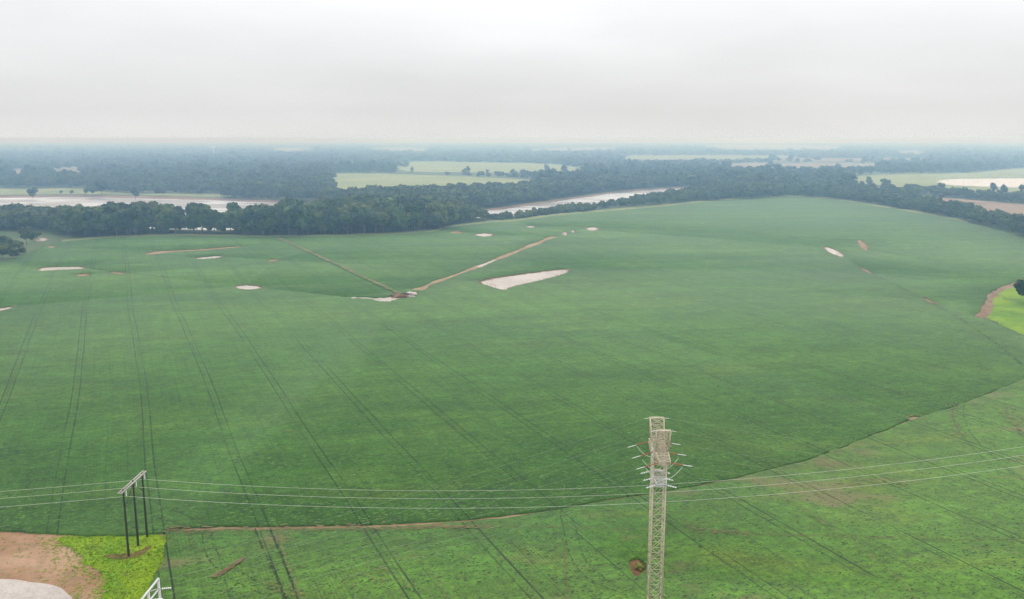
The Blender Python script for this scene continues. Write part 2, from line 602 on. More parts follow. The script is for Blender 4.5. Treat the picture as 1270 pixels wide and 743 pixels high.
# ------------------------------------------------------------------ distant fields beyond the river
FAR = [
    ('bank_meadow', 'bankgrass', [(-300, 228), (-100, 231), (0, 234), (100, 233.5), (200, 235), (300, 238), (390, 240), (425, 243), (418, 252), (391, 250), (330, 247), (250, 244), (100, 240.5), (0, 242), (-300, 243)], 'pale grass strip on the far river bank'),
    ('meadow', 'meadow', [(402, 250), (412, 228), (402, 216), (450, 214.5), (560, 218), (640, 222), (700, 227), (640, 236), (540, 241), (480, 244)], 'long light green meadow beyond the river'),
    ('meadow', 'meadow', [(486, 200.3), (600, 201.6), (700, 203.3), (735, 209), (720, 214), (600, 214), (490, 213)], 'thin light green meadow behind the long one'),
    ('meadow', 'meadow', [(768, 193), (890, 192.6), (1000, 193.8), (1000, 195.6), (890, 198), (782, 199)], 'hazy green meadow right of centre'),
    ('brown_field', 'brownfield', [(960, 196.6), (1160, 196.6), (1155, 199.4), (940, 199.6)], 'reddish brown field far away on the right'),
    ('pale_field', 'palefield', [(880, 202), (1110, 201.6), (1095, 208), (1000, 209), (884, 208)], 'pale bare strip below the brown field'),
    ('meadow', 'meadow', [(1040, 222), (1095, 215), (1200, 215.5), (1240, 210.5), (1270, 208.5), (1500, 206), (1500, 238), (1270, 239), (1165, 237), (1100, 231), (1050, 226)], 'green meadow round the white pond on the right'),
    ('brown_field', 'brownfield', [(1130, 241), (1200, 248), (1270, 254), (1500, 268), (1500, 300), (1270, 281), (1200, 264.5), (1150, 254.5)], 'brown strip field behind the right hand tree belt'),
    ('pale_field', 'palefield', [(334, 184.5), (384, 183.6), (386, 187.5), (338, 188.5)], 'small pale field on the hazy skyline left of centre'),
    ('pale_field', 'palefield', [(456, 184), (500, 183.2), (534, 184.2), (530, 187.6), (470, 187.2)], 'pale field on the hazy skyline in the middle'),
    ('pale_field', 'palefield', [(862, 181), (960, 180.2), (1046, 182.2), (1036, 186), (900, 185.6)], 'wide pale field on the hazy skyline right of centre'),
    ('pale_field', 'palefield', [(640, 186), (700, 183.6), (765, 183), (770, 185.4), (690, 187.2)], 'hazy pale field by the skyline'),
    ('pale_field', 'palefield', [(1108, 188.5), (1140, 187), (1150, 190), (1128, 192.5), (1100, 192)], 'small pale farm field far to the right'),
    ('pale_field', 'palefield', [(8, 211), (50, 209.5), (53, 214), (30, 216), (5, 216)], 'small pale clearing in the left woods'),
    ('pale_field', 'palefield', [(64, 209), (90, 207), (116, 209), (112, 213.5), (70, 215)], 'longer pale clearing in the left woods'),
    ('pale_field', 'palefield', [(-300, 190), (-60, 190), (-60, 200), (-300, 200)], 'pale field far to the left'),
]
CLEAR = [river_poly]
k = 0
for nm, mt, pp, lb in FAR:
    w = rough(smooth(GP(pp), 1) if min(q[1] for q in pp) > 199 else GP(pp), 70, 9 if GP(pp)[0][1] < 2600 else 45, k)
    CLEAR.append(np.array(w))
    k += 1
    structure(sheet(nm, w, [], 0.10 + 0.02 * k, M[mt]), lb)
pond = rough(smooth(GP([(1160, 225), (1180, 222.3), (1230, 222), (1500, 220), (1500, 234), (1270, 233.5), (1215, 232), (1172, 230)]), 1), 40, 3, 77)
structure(sheet('pond', pond, [], 0.7, M['pond']), 'long white flood pond in the green meadow on the right')
CLEAR.append(np.array(pond))
pond2 = rough(smooth(GP([(738, 208), (768, 207.5), (778, 210), (752, 212), (740, 211)]), 1), 30, 3, 78)
structure(sheet('pond', pond2, [], 0.7, M['pond']), 'small pale pond among the woods beyond the river')
CLEAR.append(np.array(pond2))

# ------------------------------------------------------------------ crop fields with their bare patches
CZ = 0.6


def ell(cx, cy, rx, ry, slope=0.0, n=26, seed=1, j=0.10):
    rr = random.Random(seed)
    a = []
    for i in range(n):
        th = 2 * math.pi * i / n
        k_ = 1 + rr.gauss(0, j)
        a.append((cx + rx * k_ * math.cos(th), cy + ry * k_ * math.sin(th) + slope * rx * k_ * math.cos(th)))
    return a


# name, material, outline in survey photo, label
PATCH = [
    ('bare_patch', 'sandbar', [(589, 350), (600, 346.5), (612, 344), (650, 339), (680, 335), (706, 332.5), (708, 336), (690, 343.5), (660, 350.5), (640, 355), (632, 357), (626, 361), (612, 357)], 'large pale wedge of sand in the middle of the crop'),
    ('bare_patch', 'sandbar', [(46, 333), (60, 331), (85, 330.3), (107, 330.5), (106, 334), (85, 334.5), (60, 336), (48, 336.5)], 'long pale patch at the left of the crop'),
    ('bare_patch', 'tan', ell(103, 341, 9.5, 1.9, 0, seed=3), 'small pale oval below the long left patch'),
    ('bare_patch', 'tan', [(179, 314.5), (195, 311), (220, 310.3), (250, 308.8), (300, 304.5), (304, 306), (260, 310.6), (215, 312.6), (190, 316), (180, 316.5)], 'long brown streak of bare soil near the left tree belt'),
    ('bare_patch', 'sandbar', [(242, 320), (258, 318), (276, 317), (274, 320), (255, 321.5), (243, 322)], 'thin pale patch below the brown streak'),
    ('bare_patch', 'sandbar', ell(308, 356.5, 17.5, 3.0, 0.02, seed=5, j=0.05), 'pale oval patch with a brown rim, left of the junction'),
    ('bare_patch', 'tan', ell(339, 323, 7, 1.7, -0.05, seed=6), 'tiny tan patch below the left tree belt'),
    ('bare_patch', 'sandbar', [(-30, 386), (0, 382), (18, 379), (17, 382), (0, 386.5), (-30, 391)], 'pale patch cut by the left picture edge'),
    ('bare_patch', 'sandbar', ell(600, 291.5, 10.5, 2.3, 0, seed=8), 'white oval puddle above the sandy track'),
    ('bare_patch', 'sandbar', [(651, 280), (660, 280), (665, 282), (660, 283), (653, 282)], 'small white puddle near the river bend'),
    ('bare_patch', 'sandbar', ell(700, 290, 3.6, 2.6, 0, seed=10), 'round white puddle beyond the end of the track'),
    ('bare_patch', 'sandbar', ell(710.5, 287, 2.2, 1.7, 0, seed=11), 'tiny white puddle beside the round one'),
    ('bare_patch', 'sandbar', ell(735, 284, 7.5, 2.3, -0.03, seed=12), 'white oval puddle right of the track end'),
    ('bare_patch', 'tan', [(556, 288), (566, 286), (576, 288.5), (566, 290.5)], 'tan patch below the tree belt corner'),
    ('bare_patch', 'sandbar', [(1019, 306), (1026, 306), (1040, 311), (1047, 317), (1044, 320), (1034, 316), (1024, 311)], 'slanting white patch on the right of the crop'),
    ('bare_patch', 'tan', [(1062, 298), (1067, 297), (1076, 304), (1079, 310), (1073, 311), (1066, 306)], 'tan oval patch beside the slanting white one'),
    ('bare_patch', 'tan', [(1126, 515.5), (1149, 517), (1141, 523.5), (1130, 523)], 'small tan triangle at the end of the ditch'),
    ('bare_patch', 'tan', ell(64, 306, 5, 1.6, 0, seed=20), 'small tan spot near the left trees'),
    ('bare_patch', 'sandbar', ell(52, 297, 7.5, 2.2, -0.08, seed=21), 'white puddle beside the left trees'),
    ('bare_patch', 'tan', ell(145, 338.5, 10, 1.6, 0.05, seed=22), 'thin tan spot in the left wheelings'),
    ('bare_patch', 'tan', ell(1075, 336, 8, 1.8, 0.5, seed=23), 'thin tan spot right of the slanting patch'),
    ('bare_patch', 'tan', ell(1152, 373, 9, 1.6, 0.5, seed=24), 'thin tan spot toward the yellow corner'),
]
holesA = []
patch_objs = []
k = 0
for nm, mt, pp, lb in PATCH:
    w = rough(smooth(GP(pp, 0.3), 1), 2.0, 0.35, k)
    holesA.append(w)
    k += 1
    patch_objs.append((nm, mt, w, lb))

# sandy track and the debris where it ends
trk = smooth(GP([(516, 360), (532, 353), (548, 347), (580, 335.5), (600, 328), (622, 319), (640, 312), (660, 304), (675, 298), (688, 293)], 0.3), 2, False)
nt = len(trk)
wd = [4.5 + 1.5 * math.sin(i * 0.9) + (3 if i < 4 else 0) + 3.5 * i / nt for i in range(nt)]
L_, R_ = ribbon_outline(trk, wd)
trk_poly = rough(L_ + R_[::-1], 3, 0.4, 31)
deb = rough(smooth(GP([(418, 368), (440, 368.2), (455, 368.2), (463, 369.5), (480, 368.8), (490, 366), (505, 363), (516, 361.5), (518, 366), (508, 370), (494, 371), (484, 374.3), (470, 374.6), (462, 371.5), (452, 370.6), (430, 369.6)], 0.3), 1), 1.5, 0.9, 32)
holesA += [trk_poly]

DITCH = [(207, 653), (246, 652.5), (290, 651), (350, 650.5), (412, 649.5), (470, 648.5), (520, 646), (570, 643), (622, 638.5), (670, 632.5), (720, 624), (760, 617.5), (805, 609.6), (860, 601.5),
         (920, 589), (1000, 569), (1050, 551), (1100, 531.5), (1127, 520), (1180, 504), (1220, 489), (1270, 469), (1350, 454), (1470, 438)]
DW = [0.8 * q for q in [5, 6, 6.5, 6.5, 6.5, 6.5, 6, 5.5, 5, 4, 3.6, 3.4, 3.2, 3, 3, 2.6, 2.6, 2.2, 2.0, 1.6, 1.2, 1.2, 1.0, 0.8]]
ditch_up = rough(GP(DITCH, CZ), 3, 0.22, 41, False)
ditch_lo = rough(GP([(a, b + w) for (a, b), w in zip(DITCH, DW)], CZ), 3, 0.32, 42, False)

FAR_EDGE = [(-160, 352), (-60, 334), (0, 325), (30, 316), (52, 306), (75, 300), (115, 296.5), (140, 294.5), (230, 292), (330, 294), (420, 293), (480, 291), (540, 287), (560, 281), (610, 276), (640, 274.5),
            (690, 267), (740, 263), (800, 258), (870, 251), (930, 246), (985, 244), (1040, 248), (1100, 258), (1150, 266), (1200, 276), (1240, 286), (1270, 295), (1340, 314), (1480, 345)]
WEDGE_T = [(1480, 362), (1340, 352), (1270, 344), (1245, 353), (1228, 362), (1217, 380), (1210, 393), (1225, 397), (1240, 403), (1270, 417), (1340, 432), (1480, 436)]
A_out = rough(GP(FAR_EDGE, CZ), 8, 0.9, 51, False) + rough(GP(WEDGE_T, CZ), 6, 0.6, 52, False) + ditch_up[::-1] + \
    rough(GP([(206, 660), (160, 663), (100, 662), (50, 659.5), (0, 656.5), (-160, 650)], CZ), 1.5, 0.2, 53, False)
tag(sheet('crop', A_out, holesA + [deb], CZ, M['crop'], CZ), 'dark green leafy crop of the big field with parallel wheelings', 'crop', kind='stuff')
B_out = ditch_lo + [G(1480, 470, CZ), (140, 150), (120, 40), (-40, 40)] + rough(GP([(150, 930), (176, 800), (186, 745), (190, 716), (204, 692), (206, 668)], CZ), 0.8, 0.2, 54, False)
pit = rough(smooth(GP([(779, 697), (784, 691), (793, 691), (801, 697), (803, 704), (797, 710), (789, 716), (783, 709)], CZ), 1), 0.5, 0.08, 55)
tag(sheet('crop', B_out, [pit], CZ, M['crop_near'], CZ), 'lighter patchy green crop in front of the ditch', 'crop', kind='stuff')

# soil lying under the crop gaps
for i, (nm, mt, w, lb) in enumerate(patch_objs):
    c = np.mean(w, axis=0)
    big = [tuple(c + (np.array(p) - c) * 1.03) for p in w]
    structure(sheet(nm, big, [], 0.03 + 0.002 * i, M['soil' if mt == 'sandbar' else mt]), 'brown rim of the ' + lb if mt == 'sandbar' else lb)
    if mt == 'sandbar':
        sm = rough([tuple(c + (np.array(p) - c) * 0.93 + np.array((0, -0.035 * (max(q[1] for q in w) - min(q[1] for q in w))))) for p in w], 2.5, 0.5, i)
        structure(sheet('sand', sm, [], 0.12 + 0.002 * i, M['sandbar']), lb)
structure(sheet('track', trk_poly, [], 0.03, M['tan']), 'sandy farm track slanting through the crop')
structure(sheet('bare_patch', deb, [], 0.036, M['sandbar']), 'pale washed out sand where the track ends')
for (px_, py_, rx_, ry_, hz_, mt_, sd_) in ((494, 369, 8, 4, 1.6, 'soil', 1), (503, 366.5, 5, 5, 1.1, 'dark_soil_and_shade', 2), (487, 367, 6, 4, 1.2, 'soil', 3), (510, 365.5, 6, 6, 1.3, 'sandbar', 4), (506, 369, 4, 3, 1.0, 'sandbar', 5)):
    gx_, gy_ = G(px_, py_)
    sv, sf = CS4
    rr_ = np.random.default_rng(sd_)
    bb = 1 + 0.25 * np.sin(sv @ rr_.normal(size=(3, 3)) * 3).sum(axis=1)
    structure(link('mound', mesh_arrays('mound', sv * bb[:, None] * np.array([rx_ * .6, ry_ * .8, hz_]) + np.array([gx_, gy_, 0.1]), sf, M[mt_])), 'ragged spoil heap where the sandy track ends')
s2 = rough(ribbon_outline(trk[nt // 2 - 4: nt // 2 + 1], 3.2)[0] + ribbon_outline(trk[nt // 2 - 4: nt // 2 + 1], 3.2)[1][::-1], 3, 0.3, 61)
structure(sheet('sand', s2, [], 0.06, M['sandbar']), 'white sand in the middle of the track')
ditch_poly = rough(GP([(a, b - 1) for a, b in DITCH], 0), 6, 0, 1, False) + rough(GP([(a, b + w + 1.5) for (a, b), w in zip(DITCH, DW)], 0), 6, 0, 1, False)[::-1]
structure(sheet('ditch', ditch_poly, [], 0.02, M['tan']), 'strip of bare tan soil along the crop edge')
M['pit'] = soil_mat('pit_soil', (0.09, 0.045, 0.02), (0.20, 0.10, 0.045), (0.05, 0.06, 0.015), 1.2)
structure(sheet('pit', [tuple(np.mean(pit, axis=0) + (np.array(p) - np.mean(pit, axis=0)) * 1.15) for p in pit], [], 0.02, M['pit']), 'bare brown hollow in the front crop')

# bottom left yard and the yellow corners
dirt = GP([(-260, 648), (0, 655), (100, 660), (206, 659), (209, 672), (208, 694), (196, 720), (192, 745), (182, 800), (160, 960), (-260, 960)], 0)
structure(sheet('yard', dirt, [], 0.04, M['dirt']), 'brown dry mown yard at the lower left')
pad = rough(smooth(GP([(-260, 716), (0, 717.5), (40, 722), (72, 727), (88, 740), (100, 760), (105, 900), (-260, 900)], 0), 1), 1.2, 0.15, 71)
structure(sheet('gravel', pad, [], 0.09, M['gravel']), 'pale gravel pad in the lower left corner')
yg = rough(smooth(GP([(64, 668), (100, 665.5), (150, 665), (205.5, 662.5), (206, 690), (192, 714), (188, 743), (182, 800), (128, 800), (124, 743), (133, 728), (128, 712), (104, 700), (98, 684), (80, 676)], 0), 1), 0.7, 0.28, 72)
structure(sheet('grass', yg, [], 0.14, M['yellow']), 'bright yellow green grass round the wooden poles')
yr = rough(GP([(1222, 394), (1232, 368), (1245, 359), (1270, 351), (1480, 368), (1480, 434), (1340, 428), (1270, 416), (1240, 402)], 0), 5, 0.5, 73)
structure(sheet('grass', yr, [], 0.05, M['lime']), 'yellow green grass corner at the right edge')
yb = rough(GP([(1207, 391), (1218, 377), (1227, 364), (1246, 354), (1270, 345.5), (1480, 358), (1480, 372), (1270, 353), (1247, 360), (1235, 369), (1226, 392), (1214, 397)], 0), 4, 0.9, 74)
structure(sheet('bare_patch', yb, [], 0.09, M['soil']), 'red brown soil edge of the yellow corner')
lb_ = rough(GP([(-60, 334), (0, 322), (40, 312), (70, 298), (80, 291), (60, 288), (0, 300), (-60, 310)], 0), 6, 1.2, 75)
structure(sheet('bare_patch', lb_, [], 0.05, M['rough']), 'rough grass headland round the left trees')
hl = [(a, b - 2.5) for a, b in FAR_EDGE[5:26]] + [(a, b + 2.0) for a, b in FAR_EDGE[5:26]][::-1]
structure(sheet('headland', rough(GP(hl, 0), 10, 1.2, 76), [], 0.05, M['bankgrass']), 'pale grass margin between crop and trees')

# tufts of long grass in the yard, thinning out over the bare dirt
g = random.Random(21)
V, Fq = [], []
ygA = np.array(yg)
gr = np.random.default_rng(21)
cand = np.array(GP(np.c_[gr.uniform(-30, 210, 12000), gr.uniform(660, 765, 12000)]))
cand = cand[inside(dirt, cand) & ~inside(pad, cand)]
in_y = inside(ygA, cand)
for (x, y), iny in zip(cand, in_y):
    dmin = np.hypot(ygA[:, 0] - x, ygA[:, 1] - y).min()
    if not iny and g.random() > math.exp(-dmin / 2.5) * 0.8 + 0.02:
        continue
    if len(Fq) > 15000:
        break
    hh = g.uniform(0.06, 0.26) * (1 if iny else 0.7)
    for b_ in range(4):
        th = g.uniform(0, 6.28)
        c_, s_ = math.cos(th), math.sin(th)
        w_, l_ = g.uniform(.05, .12), g.uniform(.1, .4)
        k0 = len(V)
        V += [(x - s_ * w_, y + c_ * w_, .12), (x + s_ * w_, y - c_ * w_, .12), (x + c_ * l_ + s_ * w_ * .4, y + s_ * l_ - c_ * w_ * .4, .12 + hh), (x + c_ * l_ - s_ * w_ * .4, y + s_ * l_ + c_ * w_ * .4, .12 + hh)]
        Fq.append((k0, k0 + 1, k0 + 2, k0 + 3))
tag(link('grass_tufts', mesh_arrays('grass_tufts', np.array(V), np.array(Fq), M['tuft'])), 'long yellow green grass tufts round the wooden poles', 'grass', kind='stuff')

# extra wheel ruts pressed into the crop
RUTS = [
    ([(0, 470 + 95), (50, 585), (110, 610), (190, 640), (230, 652)], 0.35),
    ([(170, 612), (200, 628), (235, 640), (252, 652)], 0.35),
    ([(250, 662), (252, 680), (262, 700), (290, 722), (340, 743)], 0.3),
    ([(262, 662), (266, 680), (278, 698), (310, 716), (360, 743)], 0.3),
    ([(272, 715), (300, 694)], 0.7),
    ([(316, 655), (330, 690), (345, 720), (352, 745)], 0.4),
    ([(335, 655), (350, 690), (362, 722), (370, 745)], 0.4),
    ([(695, 640), (700, 660), (706, 690), (722, 715), (760, 735), (800, 744)], 0.3),
    ([(708, 640), (716, 662), (722, 690), (738, 712), (775, 732), (820, 746)], 0.3),
    ([(1183, 498), (1180, 520), (1195, 545), (1230, 580), (1275, 612)], 0.3),
    ([(1196, 497), (1194, 520), (1208, 545), (1243, 578), (1285, 606)], 0.3),
    ([(100, 330), (150, 340), (230, 345), (300, 350)], 0.9),
    ([(346, 296), (390, 315), (440, 339), (495, 364)], 3.0),
    ([(960, 285), (1010, 305), (1075, 336), (1150, 372), (1215, 410), (1270, 455), (1320, 490)], 0.55),
]

def speckle(name, path, width, z, mat, density, smin, smax, seed, stretch=2.0, label=None):
    """a broken strip: many small ragged flecks of soil strewn along a path"""
    rr = random.Random(seed)
    V, Fq = [], []
    for a, b in zip(path[:-1], path[1:]):
        a, b = Vector(a), Vector(b)
        L = (b - a).length
        if L < 1e-4:
            continue
        dr = (b - a) / L
        nn = Vector((-dr.y, dr.x))
        e = L * density
        for _ in range(int(e) + (rr.random() < e - int(e))):
            c = a.lerp(b, rr.random()) + nn * rr.gauss(0, width * 0.36)
            s_ = rr.uniform(smin, smax)
            k0 = len(V)
            zz = z + rr.uniform(0, 0.02)
            for q in range(6):
                th = q * math.pi / 3 + rr.uniform(-.3, .3)
                r_ = s_ * rr.uniform(0.6, 1.2)
                p = c + dr * math.cos(th) * r_ * stretch + nn * math.sin(th) * r_
                V.append((p.x, p.y, zz))
            Fq += [(k0, k0 + 1, k0 + 2, k0 + 3), (k0, k0 + 3, k0 + 4, k0 + 5)]
    o = link(name, mesh_arrays(name, np.array(V), np.array(Fq), mat))
    return structure(o, label)


for i, (pp, w) in enumerate(RUTS):
    A = smooth(GP(pp, CZ), 2, False)
    z = CZ + 0.03 + 0.03 * i
    if i in (4, 12):
        speckle('farm_track', A, w * 0.8, z, M['thin'] if i == 12 else M['fleck'], 4 if i == 4 else 2.0, 0.12, 0.35 if i == 4 else 1.2, i, 2.5)
        speckle('bare_track', A, w * 0.7, z + .02, M['thin'] if i == 12 else M['soil'], 2.5 if i == 4 else 0.9, 0.1, 0.3 if i == 4 else 1.0, i + 40, 3)
    else:
        far_ = A[0][1] > 400
        speckle('wheel_rut', A, w * 0.5, z, M['track'], 1.5 if not far_ else 0.6, w * 0.3, w * 0.55, i, 2.2 if not far_ else 4)
THIN = [([(206, 656), (246, 657), (300, 656), (400, 655), (470, 654), (560, 652)], 2.2, 1.2, 'tan', .2, .8),
        ([(380, 658), (520, 656), (640, 652), (800, 657), (880, 660), (960, 663), (1080, 666), (1290, 672)], 1.3, 1.1, 'tan', .1, .35),
        ([(640, 655), (660, 700), (664, 745)], 0.6, 1.0, 'tan', .08, .25), ([(700, 670), (702, 720), (703, 745)], 0.8, 1.8, 'tan', .08, .3), ([(690, 670), (689, 710), (688, 745)], 0.5, 1.0, 'tan', .08, .25),
        ([(560, 655), (580, 653), (610, 655)], 3.5, 3, 'tan', .15, .5), ([(850, 655), (890, 660), (930, 662)], 2.4, 2.4, 'tan', .1, .45),
        ([(206, 658), (232, 658), (262, 664)], 4.0, 2.5, 'tan', .12, .4), ([(262, 716), (284, 706), (304, 692)], 0.9, 4, 'soil', .12, .4),
        ([(330, 725), (352, 735), (380, 743)], 3.0, 3, 'tan', .1, .4), ([(424, 725), (470, 700), (520, 740)], 7, 1.5, 'tan', .1, .45),
        ([(1180, 500), (1182, 522), (1190, 540)], 3, 0.8, 'tan', .2, .6), ([(1240, 505), (1262, 520), (1275, 545)], 6, 1.6, 'tan', .2, .7), ([(1040, 600), (1090, 598), (1125, 602)], 6, 2.2, 'tan', .12, .5),
        ([(940, 600), (1010, 640), (1080, 690), (1140, 745)], 1.6, 0.8, 'tan', .1, .35), ([(470, 640), (515, 690), (560, 745)], 1.5, 0.8, 'tan', .08, .3),
        ([(345, 655), (352, 690), (366, 722), (372, 745)], 0.7, 1.6, 'tan', .08, .3)]
for i, (pp, w, dn, mt, a_, b_) in enumerate(THIN):
    speckle('thin_crop', smooth(GP(pp, CZ), 2, False), w, CZ + 0.04 + 0.03 * i, M['fleck' if mt == 'tan' else mt], dn * 3.2, a_ * .45, b_ * .45, 100 + i, 2.6)
# ragged muddy rims round the pale patches
for i, (nm, mt, w, lb) in enumerate(patch_objs):
    dist_ = math.hypot(*np.mean(w, axis=0))
    q_ = dist_ / 700
    speckle('patch_rim', list(w) + [w[0]], 2.4 * q_, CZ + 0.03, M['soil'], 0.5 / q_, 0.25 * q_, 0.8 * q_, 300 + i, 1.8)
    c = np.mean(w, axis=0)
    if mt == 'sandbar':
        inn = [tuple(c + (np.array(p) - c) * 0.86) for p in w]
        speckle('mud_fleck', inn + [inn[0]], 4.0 * q_, 0.22 + .002 * i, M['tan'], 0.35 / q_, 0.3 * q_, 1.0 * q_, 500 + i, 1.8)
# dark brown patch at the foot of the wooden poles
tp = rough(smooth(GP([(126, 690), (148, 687.5), (164, 688), (178, 681), (188, 676), (186, 682), (174, 691), (152, 695.5), (136, 694)]), 1), .6, .2, 91)
structure(sheet('bare_patch', tp, [], 0.2, M['pit']), 'dark brown patch at the foot of the wooden poles')
# dark strip painting the shade at the foot of the upper crop edge
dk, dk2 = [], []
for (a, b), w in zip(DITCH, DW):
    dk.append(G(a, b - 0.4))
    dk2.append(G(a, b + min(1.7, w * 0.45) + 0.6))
structure(sheet('ditch_shade', rough(dk, 2, .15, 5, False) + rough(dk2, 2, .2, 6, False)[::-1], [], 0.06, M['dark_soil_and_shade']), 'dark strip painting the shade of the crop edge along the ditch')
# dark gaps and thin spots strewn over the front crop
g = random.Random(9)
for nm, mt, cnt, a_, b_ in (('crop_gap', 'track', 9000, .06, .2), ('soil_fleck', 'fleck', 2600, .05, .14), ('field_gap', 'track', 22000, .07, .26), ('pale_leaves', 'leaflight', 16000, .07, .25)):
    V, Fq = [], []
    gr = np.random.default_rng(cnt)
    cand = np.array(GP(np.c_[gr.uniform(-20, 1290, cnt * 2), gr.uniform(*((385, 660) if cnt > 12000 else (470, 760)), cnt * 2)], CZ))
    ok_ = inside(A_out, cand) if cnt > 12000 else inside(B_out, cand) & ~inside(pit, cand)
    cand = cand[ok_][:cnt]
    for x, y in cand:
        k0 = len(V)
        s_ = g.uniform(a_, b_)
        st = g.uniform(1, 3.2)
        for q in range(6):
            th = q * math.pi / 3 + g.uniform(-.3, .3)
            V.append((x + s_ * st * math.cos(th) * TD.y, y + s_ * math.sin(th) * .9 + s_ * st * math.cos(th) * .4, CZ + .012 + g.uniform(0, .01)))
        Fq += [(k0, k0 + 1, k0 + 2, k0 + 3), (k0, k0 + 3, k0 + 4, k0 + 5)]
    tag(link(nm, mesh_arrays(nm, np.array(V), np.array(Fq), M[mt])), {'crop_gap': 'small dark gaps strewn through the front crop', 'soil_fleck': 'tan soil flecks strewn through the front crop', 'field_gap': 'small dark gaps strewn through the big field', 'pale_leaves': 'paler leafy tops strewn through the big field'}[nm], 'crop gaps', kind='stuff')


# ------------------------------------------------------------------ trees
CS = {k: cube_sphere(k) for k in (2, 3, 4)}


def crown(seed, nlobe, core_k, nleaf, h0=0.22, wide=0.30, leaf=0.05, pointy=0.0):
    """unit-height tree crown: lobes of leaf sprays over uneven cores, all quads"""
    g = np.random.default_rng(seed)
    Vs, Fs, b = [], [], 0
    cz = (1 + h0) / 2
    hz = (1 - h0) / 2
    for i in range(nlobe):
        if i == 0:
            c = np.array([0, 0, cz])
            r = wide * 0.72
        else:
            th = i * 2.399 + g.uniform(-.5, .5)
            zz = g.uniform(-0.85, 0.9)
            rr = math.sqrt(max(0.05, 1 - zz * zz * 0.9)) * (1 - pointy * (zz + 1) / 2) * g.uniform(0.5, 0.85)
            c = np.array([math.cos(th) * rr * wide, math.sin(th) * rr * wide, cz + zz * hz * 0.78])
            r = wide * g.uniform(0.34, 0.58) * (1 - 0.35 * pointy * (zz + 1) / 2)
        sv, sf = CS[core_k]
        k1 = g.normal(size=(3, 3)) * 2.4
        ph = g.uniform(0, 6.28, 3)
        bumpy = 1 + 0.13 * np.sin(sv @ k1.T + ph).sum(axis=1)
        v = sv * (r * 0.86 * bumpy)[:, None] * np.array([1, 1, 0.9]) + c
        Vs.append(v)
        Fs.append(sf + b)
        b += len(v)
        m = max(3, int(nleaf / nlobe * (r / (wide * 0.5)) ** 2 * 0.9))
        d = g.normal(size=(m, 3))
        d /= np.linalg.norm(d, axis=1)[:, None]
        p = c + d * (r * g.uniform(0.82, 1.22, m))[:, None] * np.array([1, 1, 0.92])
        nn = d + g.normal(size=(m, 3)) * 0.55
        nn /= np.linalg.norm(nn, axis=1)[:, None]
        t1 = np.cross(nn, g.normal(size=(m, 3)))
        t1 /= np.linalg.norm(t1, axis=1)[:, None]
        t2 = np.cross(nn, t1)
        s = leaf * g.uniform(0.6, 1.5, m)[:, None]
        q = np.stack([p - t1 * s - t2 * s * .6, p + t1 * s * .8 - t2 * s * .9, p + t1 * s + t2 * s * .7, p - t1 * s * .7 + t2 * s], axis=1)
        Vs.append(q.reshape(-1, 3))
        Fs.append(np.arange(4 * m).reshape(m, 4) + b)
        b += 4 * m
    return np.vstack(Vs), np.vstack(Fs)


def tube(pts, rad, k=6):
    V, Fq = [], []
    n = len(pts)
    P = [Vector(p) for p in pts]
    for i, p in enumerate(P):
        d = (P[min(n - 1, i + 1)] - P[max(0, i - 1)]).normalized()
        a = d.cross(Vector((0, 0, 1)))
        if a.length < 1e-3:
            a = Vector((1, 0, 0))
        a.normalize()
        b = d.cross(a).normalized()
        r = rad[i] if isinstance(rad, (list, tuple)) else rad
        for j in range(k):
            th = 2 * math.pi * j / k
            V.append(tuple(p + (a * math.cos(th) + b * math.sin(th)) * r))
    for i in range(n - 1):
        for j in range(k):
            Fq.append((i * k + j, i * k + (j + 1) % k, (i + 1) * k + (j + 1) % k, (i + 1) * k + j))
    return V, Fq


class MB:
    """collects quads for one mesh"""
    def __init__(self):
        self.V, self.F = [], []

    def add(self, V, Fq):
        b = len(self.V)
        self.V += [tuple(v) for v in V]
        self.F += [tuple(i + b for i in f) for f in Fq]

    def tube(self, pts, rad, k=6):
        self.add(*tube(pts, rad, k))

    def bar(self, a, b, w=0.08, h=None):
        a, b = Vector(a), Vector(b)
        h = h or w
        d = (b - a).normalized()
        s = d.cross(Vector((0, 0, 1)))
        if s.length < 1e-3:
            s = Vector((1, 0, 0))
        s.normalize()
        u = s.cross(d).normalized()
        V = []
        for p in (a, b):
            for (i, j) in ((-1, -1), (1, -1), (1, 1), (-1, 1)):
                V.append(tuple(p + s * i * w / 2 + u * j * h / 2))
        self.add(V, [(0, 1, 5, 4), (1, 2, 6, 5), (2, 3, 7, 6), (3, 0, 4, 7), (3, 2, 1, 0), (4, 5, 6, 7)])

    def build(self, name, mat, parent=None, smooth_sh=False):
        return link(name, mesh_arrays(name, np.array(self.V), np.array(self.F), mat, smooth_sh), parent)


